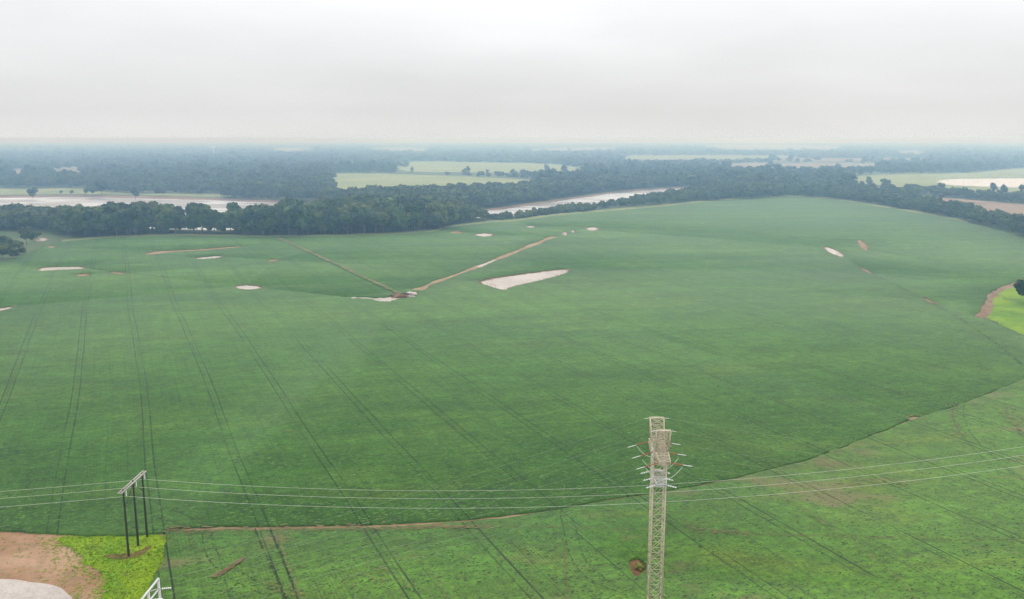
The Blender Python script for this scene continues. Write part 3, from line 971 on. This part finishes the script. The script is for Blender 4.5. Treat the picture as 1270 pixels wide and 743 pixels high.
HI = []   # (crown mesh, trunk mesh)
specs = [(9, .20, .30, 0), (11, .18, .33, 0), (10, .24, .27, .2), (12, .16, .36, 0), (9, .26, .24, .35), (11, .14, .30, .1), (10, .30, .28, 0), (13, .2, .40, 0)]
for i, (nl, h0, wd_, pt) in enumerate(specs):
    v, f = crown(100 + i, nl, 3, 1500, h0, wd_, 0.034, pt)
    cm = mesh_arrays('crown', v, f, M['leaf'])
    tb = MB()
    lean = random.uniform(-.02, .02)
    tb.tube([(0, 0, -0.02), (lean * .3, 0, 0.15), (lean, 0.01, 0.35), (lean * 1.5, 0, 0.62)], [0.022, 0.017, 0.013, 0.006], 7)
    for j in range(5):
        th = j * 2.4 + i
        z0 = 0.18 + 0.07 * j
        tb.tube([(lean * .5, 0, z0), (math.cos(th) * wd_ * .35, math.sin(th) * wd_ * .35, z0 + .12), (math.cos(th) * wd_ * .7, math.sin(th) * wd_ * .7, z0 + .2)], [0.009, 0.006, 0.003], 5)
    tm = mesh_arrays('trunk', np.array(tb.V), np.array(tb.F), M['bark'], True)
    HI.append((cm, tm))
MID = [crown(200 + i, 8, 2, 420, s[1] * .6, s[2], 0.05, s[3]) for i, s in enumerate(specs)]
LOW = [crown(300 + i, 5, 2, 60, 0.02, 0.42, 0.075, s[3] * .5) for i, s in enumerate(specs)]
SHRUB = [crown(400 + i, 7, 2, 300, 0.0, 0.5, 0.06, 0) for i in range(4)]


def plant(poly_px, spacing, hlo, hhi, seed, jit=0.42):
    g = np.random.default_rng(seed)
    w = np.array(GP(poly_px))
    x0, y0 = w.min(axis=0)
    x1, y1 = w.max(axis=0)
    xs = np.arange(x0, x1 + spacing, spacing)
    ys = np.arange(y0, y1 + spacing, spacing)
    X, Y = np.meshgrid(xs, ys)
    X[1::2] += spacing / 2
    P = np.c_[X.ravel(), Y.ravel()] + g.uniform(-jit, jit, (X.size, 2)) * spacing
    P = P[inside(w, P)]
    P = P[~inside(river_poly, P)]
    return [(p[0], p[1], g.uniform(hlo, hhi)) for p in P]


BELTS = [
    ('left', [(62, 286), (75, 292), (110, 295), (140, 293), (230, 290.5), (330, 292.5), (420, 291.5), (480, 289.5), (540, 285.5), (560, 279.5), (590, 275), (606, 272.5), (600, 266), (540, 264), (480, 262), (430, 262), (400, 272), (330, 283), (200, 283.5), (100, 281)], 9.6, 17, 28, 1),
    ('leftback', [(-120, 292), (0, 287), (62, 286), (100, 281), (60, 274), (-120, 276)], 10, 13, 21, 2),
    ('shrub', [(600, 273), (640, 272), (690, 265), (740, 261), (740, 256), (700, 259.5), (650, 268), (612, 271.5)], 6.5, 4, 9, 3),
    ('middle', [(735, 260), (800, 256), (870, 249.5), (930, 244.5), (985, 242.5), (985, 237), (900, 237), (865, 240), (850, 243), (800, 249), (740, 257)], 10.0, 12, 19, 4),
    ('right', [(985, 242.5), (1040, 246.5), (1100, 256.5), (1150, 264.5), (1200, 274.5), (1240, 284.5), (1270, 293.5), (1330, 310), (1440, 335), (1440, 322), (1330, 298), (1270, 284), (1200, 266.5), (1150, 256), (1100, 246), (1040, 238), (985, 236)], 9.5, 10, 17, 5),
    ('peninsula', [(385, 256), (420, 248), (540, 244), (640, 240), (700, 236), (760, 230), (850, 227), (845, 231), (760, 236), (700, 245), (660, 251), (610, 258), (560, 261), (480, 261), (440, 257)], 11.5, 15, 23, 6),
    ('corner', [(282, 247), (330, 247.8), (385, 250), (414, 245), (412, 236), (395, 230), (282, 234)], 13.5, 14, 24, 8),
    ('bankwood', [(112, 237), (165, 240), (280, 240.5), (280, 233), (112, 230)], 14, 13, 22, 9),
    ('row', [(1120, 236), (1200, 243), (1270, 249), (1480, 262), (1480, 266), (1270, 253), (1200, 247), (1120, 239)], 11, 9, 15, 7),
]
cands = []
for nm, pp, sp, lo, hi, sd in BELTS:
    for (x, y, h) in plant(pp, sp, lo, hi, sd):
        px, py = PX(x, y)
        # breaks in the left belt where the river shines through
        if nm == 'left' and any(abs(px - gx) < 3.2 and py < 292 for gx in (229, 253, 280)):
            if random.random() < 0.45:
                continue
        if nm == 'middle':
            h *= 0.5 + 0.5 * min(1, max(0, (px - 740) / 150))
        if nm == 'left' and px > 545:
            h *= max(0.45, 1 - (px - 545) / 110)
        if nm == 'leftback' and px > 40:
            h *= 0.9
        cands.append((math.hypot(x, y) / h, x, y, h, nm, px, py))
cands = [c for c in cands if -45 < c[5] < 1315 or True]
vis = [c for c in cands if -30 < c[5] < 1300]
rest = [c for c in cands if not (-30 < c[5] < 1300)]
vis.sort()
NIND = 270
ind, rest = vis[:NIND], rest + vis[NIND:]


def make_tree(x, y, h, variant, label, group=None, name='tree', wide=1.0, rot=None):
    cm, tm = HI[variant]
    e = empty(name, (x, y, 0), label, 'tree', group)
    e.rotation_euler = (0, 0, random.uniform(0, 6.28) if rot is None else rot)
    c = link('crown', cm, e)
    c.scale = (h * wide, h * wide, h)
    t_ = link('trunk', tm, e)
    t_.scale = (h, h, h)
    return e


SECTION = {
    'left': [(175, 'broad dark green tree in the belt left of the gaps that show the river', 'trees left of the river gaps'),
             (310, 'bushy tree in the thin stretch of belt where the river shines through', 'trees by the river gaps'),
             (430, 'tall dark green tree in the belt above the tan patch and grassy line', 'trees in the left middle of the belt'),
             (700, 'tall dark green tree in the thick corner of the belt before the river bend', 'trees in the belt corner')],
    'leftback': [(2000, 'pale green tree behind the left trees by the near river bank', 'trees at the left river bank')],
    'shrub': [(2000, 'low shrubby tree along the bare river bank at the bend', 'shrubs at the river bend')],
    'middle': [(2000, 'round dark tree between the bright river bend and the crop', 'trees between river bend and crop')],
    'right': [(1130, 'bluish green tree in the belt on the far right crest of the crop', 'trees on the right crest'),
              (3000, 'dark round tree in the belt curving down the right edge of the crop', 'trees down the right edge')],
    'peninsula': [(2000, 'dark tree on the tongue of land between river and long meadow', 'trees on the tongue of land')],
    'corner': [(3000, 'big tree of the woods corner on the far river bank', 'trees of the far bank corner')],
    'bankwood': [(3000, 'tree of the woods behind the far bank meadow', 'trees behind the far bank meadow')],
    'row': [(3000, 'tree in the straight row in front of the white pond', 'trees before the white pond')],
}
ORD = ['leftmost', 'second', 'third', 'fourth', 'fifth', 'sixth', 'seventh', 'eighth', 'ninth', 'tenth', 'eleventh', 'twelfth', 'thirteenth', 'fourteenth',
       'fifteenth', 'sixteenth', 'seventeenth', 'eighteenth', 'nineteenth', 'twentieth']
LAND = [(120, 'left end of the river belt'), (180, 'belt stretch left of the brown streak'), (222, 'belt stretch above the brown streak'), (262, 'belt stretch at the first two river gaps'), (305, 'belt stretch at the last river gap'),
        (345, 'belt stretch left of the grassy track'), (385, 'belt stretch above the start of the grassy track'), (425, 'belt stretch right of the grassy track start'),
        (465, 'belt stretch left of the thick corner'), (505, 'left part of the thick belt corner'), (545, 'middle of the thick belt corner'), (700, 'tip of the thick belt corner')]
FE = [p for p in BELTS[0][1][:12]]
cells = {}
for i, (_, x, y, h, nm, px, py) in enumerate(ind):
    if nm == 'left':
        fy = np.interp(px, [p[0] for p in FE], [p[1] for p in FE])
        row = ['front row', 'second row', 'third row', 'fourth row', 'fifth row', 'sixth row', 'seventh row', 'eighth row', 'back row'][int(min(8, max(0, (fy - py) / 1.6)))]
        cells.setdefault((row, next(l_ for lim, l_ in LAND if px < lim)), []).append((px, i))
BELT_LABEL = {}
for (row, land), it in cells.items():
    for k_, (_, i) in enumerate(sorted(it)):
        BELT_LABEL[i] = f'{ORD[k_]} tree in the {row}, {land}' if len(it) > 1 else f'lone tree of the {row}, {land}'
for i, (_, x, y, h, nm, px, py) in enumerate(ind):
    lb, gp = next((l_, g_) for (lim, l_, g_) in SECTION[nm] if px < lim)
    lb = BELT_LABEL.get(i, lb)
    lb = lb.replace('leftmost tree from the left', 'leftmost tree')
    make_tree(x, y, h, (i * 5 + 3) % 8 if nm != 'shrub' else (3, 7, 1)[i % 3], lb, gp, wide=random.uniform(0.9, 1.25))

SINGLE = [
    (3, 321, 13, 3, 'dark bushy tree at the left picture edge, nearest of the left clump'),
    (17, 321, 8, 7, 'low dark bush at the foot of the left clump on brown soil'),
    (-12, 326, 15, 1, 'dark tree mostly cut by the left picture edge'),
    (9, 309, 12, 0, 'rounded tree behind the nearest one of the left clump'),
    (23, 311, 9, 3, 'small round tree in the right half of the left clump'),
    (33, 303, 17, 4, 'slim tall tree standing out right of the left clump'),
    (40, 301, 9, 2, 'short tree leaning against the slim tall one at left'),
    (-2, 314, 14, 6, 'dark tree at the left picture edge behind the nearest one'),
    (14, 314, 10, 1, 'wide low tree in the middle of the left clump'),
    (28, 316, 6, 7, 'low bush at the right foot of the left clump'),
    (46, 297, 8, 3, 'small tree right of the slim tall one, before the grey belt'),
    (-8, 303, 15, 2, 'tall tree behind the left clump, cut by the picture edge'),
    (1272, 376, 15, 5, 'dark tree cut by the right picture edge above the yellow grass'),
    (1290, 372, 13, 1, 'tree just beyond the right edge tree on yellow grass'),
    (41, 246, 17, 3, 'lone round tree at the far left water edge beyond the river'),
    (168, 247.5, 20, 5, 'lone tall round tree standing on the far river bank'),
    (76, 240.5, 6, 3, 'first small bush on the pale far bank from the left'),
    (89, 241, 6, 7, 'second small bush on the pale far bank from the left'),
    (107, 240.5, 9, 1, 'bigger bush on the pale far bank right of the two small ones'),
    (126, 241.5, 22, 7, 'broad pale tree at the end of the left far bank meadow'),
    (249, 241.5, 14, 0, 'round tree on the far bank meadow left of the woods corner'),
    (310, 246.5, 15, 7, 'broad tree low on the far bank near the woods corner'),
    (278, 244, 15, 3, 'wide tree at the far bank left of the woods corner'),
]
for px, py, h, v, lb in SINGLE:
    x, y = G(px, py)
    make_tree(x, y, h, v, lb, wide=1.15)

# far woods: one mass
VV, FF, nb = [], [], 0


def put(base, x, y, h, wsc, rot):
    global nb
    v, f = base
    c, s = math.cos(rot), math.sin(rot)
    q = np.empty_like(v)
    q[:, 0] = (v[:, 0] * c - v[:, 1] * s) * wsc + x
    q[:, 1] = (v[:, 0] * s + v[:, 1] * c) * wsc + y
    q[:, 2] = v[:, 2] * h
    VV.append(q.astype(np.float32))
    FF.append(f + nb)
    nb += len(v)


for (_, x, y, h, nm, px, py) in rest:
    put((SHRUB if nm == 'shrub' else MID)[random.randrange(4)], x, y, h, h * random.uniform(0.95, 1.25), random.uniform(0, 6.28))

pen = np.array(GP(BELTS[5][1]))
nearpolys = [np.array(GP(b[1])) for b in BELTS]
A_arr = np.array(A_out)
d = 1300.0
tot = 0
wx_ = random.Random(4)


def hole(px, py):
    return


fieldpx = [[PX(p[0], p[1]) for p in cpoly[::3]] for cpoly in [np.array(c_) for c_ in CLEAR]]
while d < 16000:
    s = max(15.0, 0.0055 * d)
    hw = 0.72 * d
    xs = np.arange(-hw, hw, s)
    xs = xs + rng.uniform(-.45, .45, len(xs)) * s
    ds = max(26.0, 0.017 * d)
    ys = d + rng.uniform(-.55, .55, len(xs)) * ds
    P = np.c_[xs, ys]
    hts = rng.uniform(11, 23, len(xs)) * (1 + 0.35 * (rng.uniform(0, 1, len(xs)) < 0.18))
    # groves and openings
    open_ = np.sin(xs * 0.0021 + 1.3 * np.sin(ys * 0.0009)) * np.sin(ys * 0.00135 + 2.1 + 0.8 * np.sin(xs * .0011))
    keep = (open_ < 0.82) if d > 3600 else np.ones(len(xs), bool)
    zc = -CAMZ
    dep = ys * CP - zc * SP
    px = W0 / 2 + F * xs / dep
    py = H0 / 2 - F * (ys * SP + zc * CP) / dep
    hp = hts * F / ys
    keep &= (px > -260) & (px < 1530)
    leak = rng.uniform(0, 1, len(xs)) < 0.035
    for i, (cpoly, fp) in enumerate(zip(CLEAR, fieldpx)):
        keep &= ~inside(cpoly, P)
        if i > 0:
            c2 = inside(fp, np.c_[px, py - hp * 0.8]) | inside(fp, np.c_[px, py - hp * 0.35])
            keep &= ~(c2 & ~leak)
        else:
            keep &= ~((inside(fp, np.c_[px, py - hp * 0.9]) | inside(fp, np.c_[px, py - hp * 0.6]) | inside(fp, np.c_[px, py - hp * 0.3])) & ~leak & (px > 590))
    keep &= ~inside(A_arr, P)
    for np_ in nearpolys:
        keep &= ~inside(np_, P)
    # left of the river stays meadow in front of the woods
    for x, y, h in zip(xs[keep], ys[keep], hts[keep]):
        base = MID if d < 2600 else LOW
        put(base[random.randrange(8)], x, y, h, (max(h * 1.1, s * 1.35) if d < 2600 else s * 1.6) * random.uniform(0.8, 1.35), random.uniform(0, 6.28))
        tot += 1
    d += ds
woods = link('woods', mesh_arrays('woods', np.vstack(VV), np.vstack(FF), M['leaf_far']))
tag(woods, 'hazy dark woods stretching to the skyline beyond the river', 'woods', kind='stuff')
print('trees individual', len(ind), 'rest', len(rest), 'far', tot, 'faces', sum(len(f) for f in FF))
print('farthest individual', max(c[2] for c in ind), {k_: sum(1 for c in ind if c[4] == k_) for k_ in SECTION})

# weeds in the pit
pc = np.mean(pit, axis=0)
for j, (ox, oy, hh, lb) in enumerate([(0.6, 0.0, 1.25, 'green weedy bush on the right side of the brown hollow'), (0.9, 1.2, 0.7, 'small weed clump at the back of the brown hollow')]):
    v, f = SHRUB[j]
    sh = link('bush', mesh_arrays('bush', v * np.array([1.7, 1.9, 1]), f, M['weed']), None, (pc[0] + ox, pc[1] + oy, 0.02))
    sh.scale = (hh, hh, hh)
    tag(sh, lb, 'bush')

# ------------------------------------------------------------------ water tower far away
wx, wy = G(265, 191.5)
e = empty('water_tower', (wx, wy, 0), 'white water tower rising from the hazy woods at the left', 'water tower')
m = MB()
prof = [(0, 30), (6, 31), (10.5, 34), (12, 38), (10.5, 42), (6, 45), (0.2, 46.5)]
K = 20
for r_, z_ in prof:
    pass
V = [(max(r_, .05) * math.cos(2 * math.pi * j / K), max(r_, .05) * math.sin(2 * math.pi * j / K), z_) for r_, z_ in prof for j in range(K)]
Fq = [(i * K + j, i * K + (j + 1) % K, (i + 1) * K + (j + 1) % K, (i + 1) * K + j) for i in range(len(prof) - 1) for j in range(K)]
m.add(V, Fq)
m.build('tank', M['white_paint'], e, True)
m = MB()
m.tube([(0, 0, 0), (0, 0, 4), (0, 0, 26), (0, 0, 31)], [5, 3, 2.8, 4], 14)
m.build('column', M['white_paint'], e, True)


# ------------------------------------------------------------------ wooden three pole structure
def catenary(a, b, sag, n=40):
    a, b = Vector(a), Vector(b)
    P = []
    for i in range(n + 1):
        t_ = i / n
        p = a.lerp(b, t_)
        p.z -= 4 * sag * t_ * (1 - t_)
        P.append(tuple(p))
    return P


def insulator(p, q, mat, name, parent, r=0.14, discs=8):
    m = MB()
    p, q = Vector(p), Vector(q)
    pts, rad = [], []
    for i in range(discs):
        for f_, rr in ((0.0, .4), (0.3, 1.0), (0.6, .95), (0.7, .4)):
            pts.append(tuple(p.lerp(q, (i + f_) / discs)))
            rad.append(r * rr)
    pts.append(tuple(q))
    rad.append(r * .4)
    m.tube(pts, rad, 8)
    return m.build(name, mat, parent, True)


HX = -83.6
bases = [G(159.8, 690.9), G(171.5, 677.5), G(182.6, 666.5)]
HZ = 15.4
hc = np.mean(bases, axis=0)
hf = empty('utility_pole', (hc[0], hc[1], 0), 'dark wooden three pole structure with a grey double crossarm on yellow grass', 'utility pole')
loc = [(b[0] - hc[0], b[1] - hc[1]) for b in bases]
for (x, y) in loc:
    m = MB()
    m.tube([(x, y, -0.3), (x * 0.98, y, HZ * .5), (x * 0.96, y, HZ + 0.25)], [0.26, 0.22, 0.17], 10)
    m.build('pole', M['pole'], hf, True)
y0, y1 = loc[0][1] - 1.6, loc[2][1] + 1.6
for s, zz in ((-0.34, 0.0), (0.34, 0.0)):
    m = MB()
    m.bar((s, y0, HZ + zz), (s, y1, HZ + zz), 0.22, 0.32)
    m.build('crossarm', M['timber'], hf)
for yy in (y0 + .1, loc[0][1] - .5, loc[0][1] + .5, loc[1][1] - .5, loc[1][1] + .5, loc[2][1] - .5, loc[2][1] + .5, y1 - .1):
    m = MB()
    m.bar((-.23, yy, HZ), (.23, yy, HZ), 0.1)
    m.build('spacer', M['galv'], hf)
m = MB()
m.bar((0.0, loc[0][1] + .15, HZ - 4.0), (0, loc[1][1] - .15, HZ - 0.5), 0.1)
m.bar((0.0, loc[2][1] - .15, HZ - 4.0), (0, loc[1][1] + .15, HZ - 0.5), 0.1)
m.build('brace', M['pole'], hf)
hang = []
for (x, y) in loc:
    yy = y + 0.55
    insulator((0.34, yy, HZ - 0.16), (0.34, yy, HZ - 1.5), M['white'], 'insulator', hf, 0.17, 7)
    hang.append((hc[0] + 0.34, hc[1] + yy, HZ - 1.52))
kind_ = ['nearest', 'middle', 'farthest']
for i, h in enumerate(hang):
    m = MB()
    right = (150, h[1] + 2.0, 27.0)
    left = (-330, h[1] - 1.5, 13.5)
    m.tube(catenary(left, h, 6.0, 40) + catenary(h, right, 8.3, 60)[1:], 0.027, 5)
    o = m.build('power_line', M['wire'], None, True)
    tag(o, f'{kind_[i]} of the three pale wires carried by the wooden poles across the field', 'power line', 'wires on the wooden poles')


# ------------------------------------------------------------------ steel lattice tower
def lattice_box(m, corners0, corners1, n, leg=0.16, br=0.07):
    """four legs from corners0 to corners1 with crossed bracing in n panels"""
    c0 = [Vector(c) for c in corners0]
    c1 = [Vector(c) for c in corners1]
    for i in range(4):
        m.bar(c0[i], c1[i], leg)
    for k_ in range(n + 1):
        q = [c0[i].lerp(c1[i], k_ / n) for i in range(4)]
        for i in range(4):
            m.bar(q[i], q[(i + 1) % 4], br)
        if k_ < n:
            r = [c0[i].lerp(c1[i], (k_ + 1) / n) for i in range(4)]
            for i in range(4):
                m.bar(q[i], r[(i + 1) % 4], br)
                m.bar(q[(i + 1) % 4], r[i], br)


def sq(cx, cy, z, wx_, wy_):
    return [(cx - wx_ / 2, cy - wy_ / 2, z), (cx + wx_ / 2, cy - wy_ / 2, z), (cx + wx_ / 2, cy + wy_ / 2, z), (cx - wx_ / 2, cy + wy_ / 2, z)]


TX, TY = 19.9, 112.0
ZC, ZS, ZL = 48.3, 52.3, 44.6
tw = empty('transmission_tower', (TX, TY, 0), 'tall slim tan steel lattice tower in the foreground with red strain insulators', 'pylon')
m = MB()
lattice_box(m, sq(0, 0, 0, 3.4, 3.4), sq(0, 0, 22, 1.75, 1.75), 11, 0.17, 0.05)
lattice_box(m, sq(0, 0, 22, 1.75, 1.75), sq(0, 0, 49.4, 1.75, 1.75), 17, 0.17, 0.048)
m.build('mast', M['steel'], tw)
m = MB()
for s in (-1, 1):
    lattice_box(m, [(-.85, s * .9, ZC - .8), (.85, s * .9, ZC - .8), (.85, s * .9, ZC + 1.1), (-.85, s * .9, ZC + 1.1)],
                [(-.7, s * 4.5, ZC - .1), (.7, s * 4.5, ZC - .1), (.7, s * 4.5, ZC + .35), (-.7, s * 4.5, ZC + .35)], 5, 0.13, 0.07)
m.build('crossarm', M['steel'], tw)
for s in (-1, 1):
    m = MB()
    lattice_box(m, sq(0, s * 1.5, ZC + 1.0, 1.7, 1.2), sq(0, s * 2.7, ZS, 1.85, 0.5), 4, 0.13, 0.07)
    m.bar((-.95, s * 2.7, ZS), (.95, s * 2.7, ZS), 0.17)
    m.build('earth_wire_peak', M['steel'], tw)
m = MB()
for s in (-1, 1):
    lattice_box(m, [(-.85, s * .9, ZL - .5), (.85, s * .9, ZL - .5), (.85, s * .9, ZL + .6), (-.85, s * .9, ZL + .6)],
                [(-.6, s * 2.8, ZL - .1), (.6, s * 2.8, ZL - .1), (.6, s * 2.8, ZL + .2), (-.6, s * 2.8, ZL + .2)], 3, 0.11, 0.06)
m.build('lower_crossarm', M['galv'], tw)
m = MB()
for i in range(8):       # step bolts and small plates make the head look busy
    zz = 43.5 + i * .75
    m.bar((-.98, -.88, zz), (-.98, -.3, zz + .3), .1)
    m.bar((.98, -.88, zz), (.98, -.2, zz + .25), .1)
m.build('gusset_plate', M['galv'], tw)
GX, GZ = -48.4, 29.0        # neighbouring gantry tower
wires = []
for yy, nm in ((4.2, 'far'), (0.0, 'middle'), (-4.0, 'near')):
    for s in (-1, 1):
        a = Vector((s * 0.85, yy, ZC))
        sl = -0.30 if s < 0 else -0.16
        q = a + Vector((s * 1.6, 0, 1.6 * sl))
        w_ = q + Vector((s * 1.25, 0, 1.25 * sl))
        insulator(a, q, M['porcelain'], 'insulator', tw, 0.10, 9)
        mm = MB()
        mm.tube([q, q.lerp(w_, .2), q.lerp(w_, .8), w_], [.025, .05, .05, .02], 7)
        mm.build('dead_end_clamp', M['white'], tw, True)
        st_ = (TX + w_.x, TY + w_.y, w_.z)
        en = (GX + 1.6, TY + yy * .65, GZ) if s < 0 else (150, TY + yy, 31.0)
        wires.append((st_, en, 0.8 if s < 0 else 1.2, f'{nm} conductor from the tan tower falling to the {"left" if s < 0 else "right"}'))
    mm = MB()
    a = Vector((-2.4, yy, ZC - .7))
    b = Vector((2.4, yy, ZC - .5))
    P = [a.lerp(b, i / 10) - Vector((0, 0, 1.7 * 4 * (i / 10) * (1 - i / 10))) for i in range(11)]
    mm.tube([p + Vector((0, -1.0 if yy == 0 else 0, 0)) for p in P], .04, 5)
    mm.build('jumper', M['wire'], tw, True)
for yy, nm in ((2.7, 'far earth wire'), (-2.7, 'near earth wire')):
    for s in (-1, 1):
        mm = MB()
        mm.tube([(s * 1.0, yy, ZS), (s * 1.25, yy, ZS - .08), (s * 1.7, yy, ZS - .15)], [.02, .035, .02], 6)
        mm.build('earth_clamp', M['white'], tw, True)
        en = (GX + 1, TY + yy, GZ + 2) if s < 0 else (150, TY + yy, 34.0)
        wires.append(((TX + s * 1.7, TY + yy, ZS - .15), en, 0.6 if s < 0 else 1.0, f'{nm} from the tan tower top falling to the {"left" if s < 0 else "right"}'))
for yy, nm in ((2.5, 'far lower'), (0.0, 'middle lower'), (-2.5, 'near lower')):
    for s in (-1, 1):
        a = Vector((s * .8, yy, ZL))
        q = a + Vector((s * 1.25, 0, -.35))
        insulator(a, q, M['white'], 'white_insulator', tw, 0.12, 4)
        en = (GX + 1.6, TY + yy, GZ - 4) if s < 0 else (150, TY + yy, 27.0)
        wires.append(((TX + q.x, TY + q.y, q.z), en, 0.8 if s < 0 else 1.2, f'{nm} wire from the white insulators of the tan tower to the {"left" if s < 0 else "right"}'))
for a, b, sg, lb in wires:
    m = MB()
    m.tube(catenary(a, b, sg, 30), 0.0085, 5)
    tag(m.build('power_line', M['wire_dull'], None, True), lb, 'power line', 'wires on the tan steel tower')

# ------------------------------------------------------------------ pale gantry tower at the bottom left
gy0, gy1 = 104.4, 110.2
gt = empty('transmission_tower', (GX, (gy0 + gy1) / 2, 0), 'pale grey steel gantry tower whose top just shows at the lower left edge', 'pylon')
hgy = (gy1 - gy0) / 2
for yy in (-hgy, -0.15 * hgy, hgy):
    m = MB()
    m.bar((0.25, yy, -0.2), (0.0, yy, GZ + 1.7), 0.26)
    m.bar((0.9, yy, -0.2), (0.1, yy, GZ + 0.2), 0.16)
    for z_ in range(2, 28, 3):
        f0, f1 = z_ / (GZ + 1.7), (z_ + 3) / (GZ + 1.7)
        m.bar((0.25 - .25 * f0, yy, z_), (0.9 - .8 * min(1, f1), yy, z_ + 3), 0.07)
    m.build('post', M['galv'], gt)
m = MB()
m.bar((0, -hgy - 1.2, GZ + 1.75), (0, hgy + .15, GZ + 1.75), 0.24)
m.bar((0, -hgy - 1.2, GZ + 0.3), (0, hgy + .1, GZ + 0.3), 0.18)
m.bar((0, -.15 * hgy, GZ + 1.7), (0, hgy, GZ + .35), 0.1)
m.bar((0, -.15 * hgy, GZ + .35), (0, -hgy, GZ + 1.7), 0.1)
m.build('crossarm', M['galv'], gt)
for yy in (-hgy, 0, hgy):
    insulator((0.35, yy, GZ + .3), (1.7, yy, GZ + .45), M['white'], 'insulator', gt, 0.13, 5)

# ------------------------------------------------------------------ haze
hb = MB()
x0, x1, ya, yb_, za, zb = -90000, 90000, -900, 90000, -6.0, 94.0
hb.add([(x0, ya, za), (x1, ya, za), (x1, yb_, za), (x0, yb_, za), (x0, ya, zb), (x1, ya, zb), (x1, yb_, zb), (x0, yb_, zb)],
       [(3, 2, 1, 0), (4, 5, 6, 7), (0, 1, 5, 4), (1, 2, 6, 5), (2, 3, 7, 6), (3, 0, 4, 7)])
hm = bpy.data.materials.new('haze')
hm.use_nodes = True
ht = hm.node_tree
ht.nodes.clear()
ho = ht.nodes.new('ShaderNodeOutputMaterial')
hv = ht.nodes.new('ShaderNodeVolumePrincipled')
hv.inputs['Color'].default_value = (0.38, 0.62, 1.0, 1)
hv.inputs['Absorption Color'].default_value = (1, 1, 1, 1)
hv.inputs['Density'].default_value = 0.00040
hv.inputs['Anisotropy'].default_value = 0.75
ht.links.new(hv.outputs[0], ho.inputs['Volume'])
tag(hb.build('haze', hm), 'pale blue haze over the whole plain', 'haze', kind='stuff')
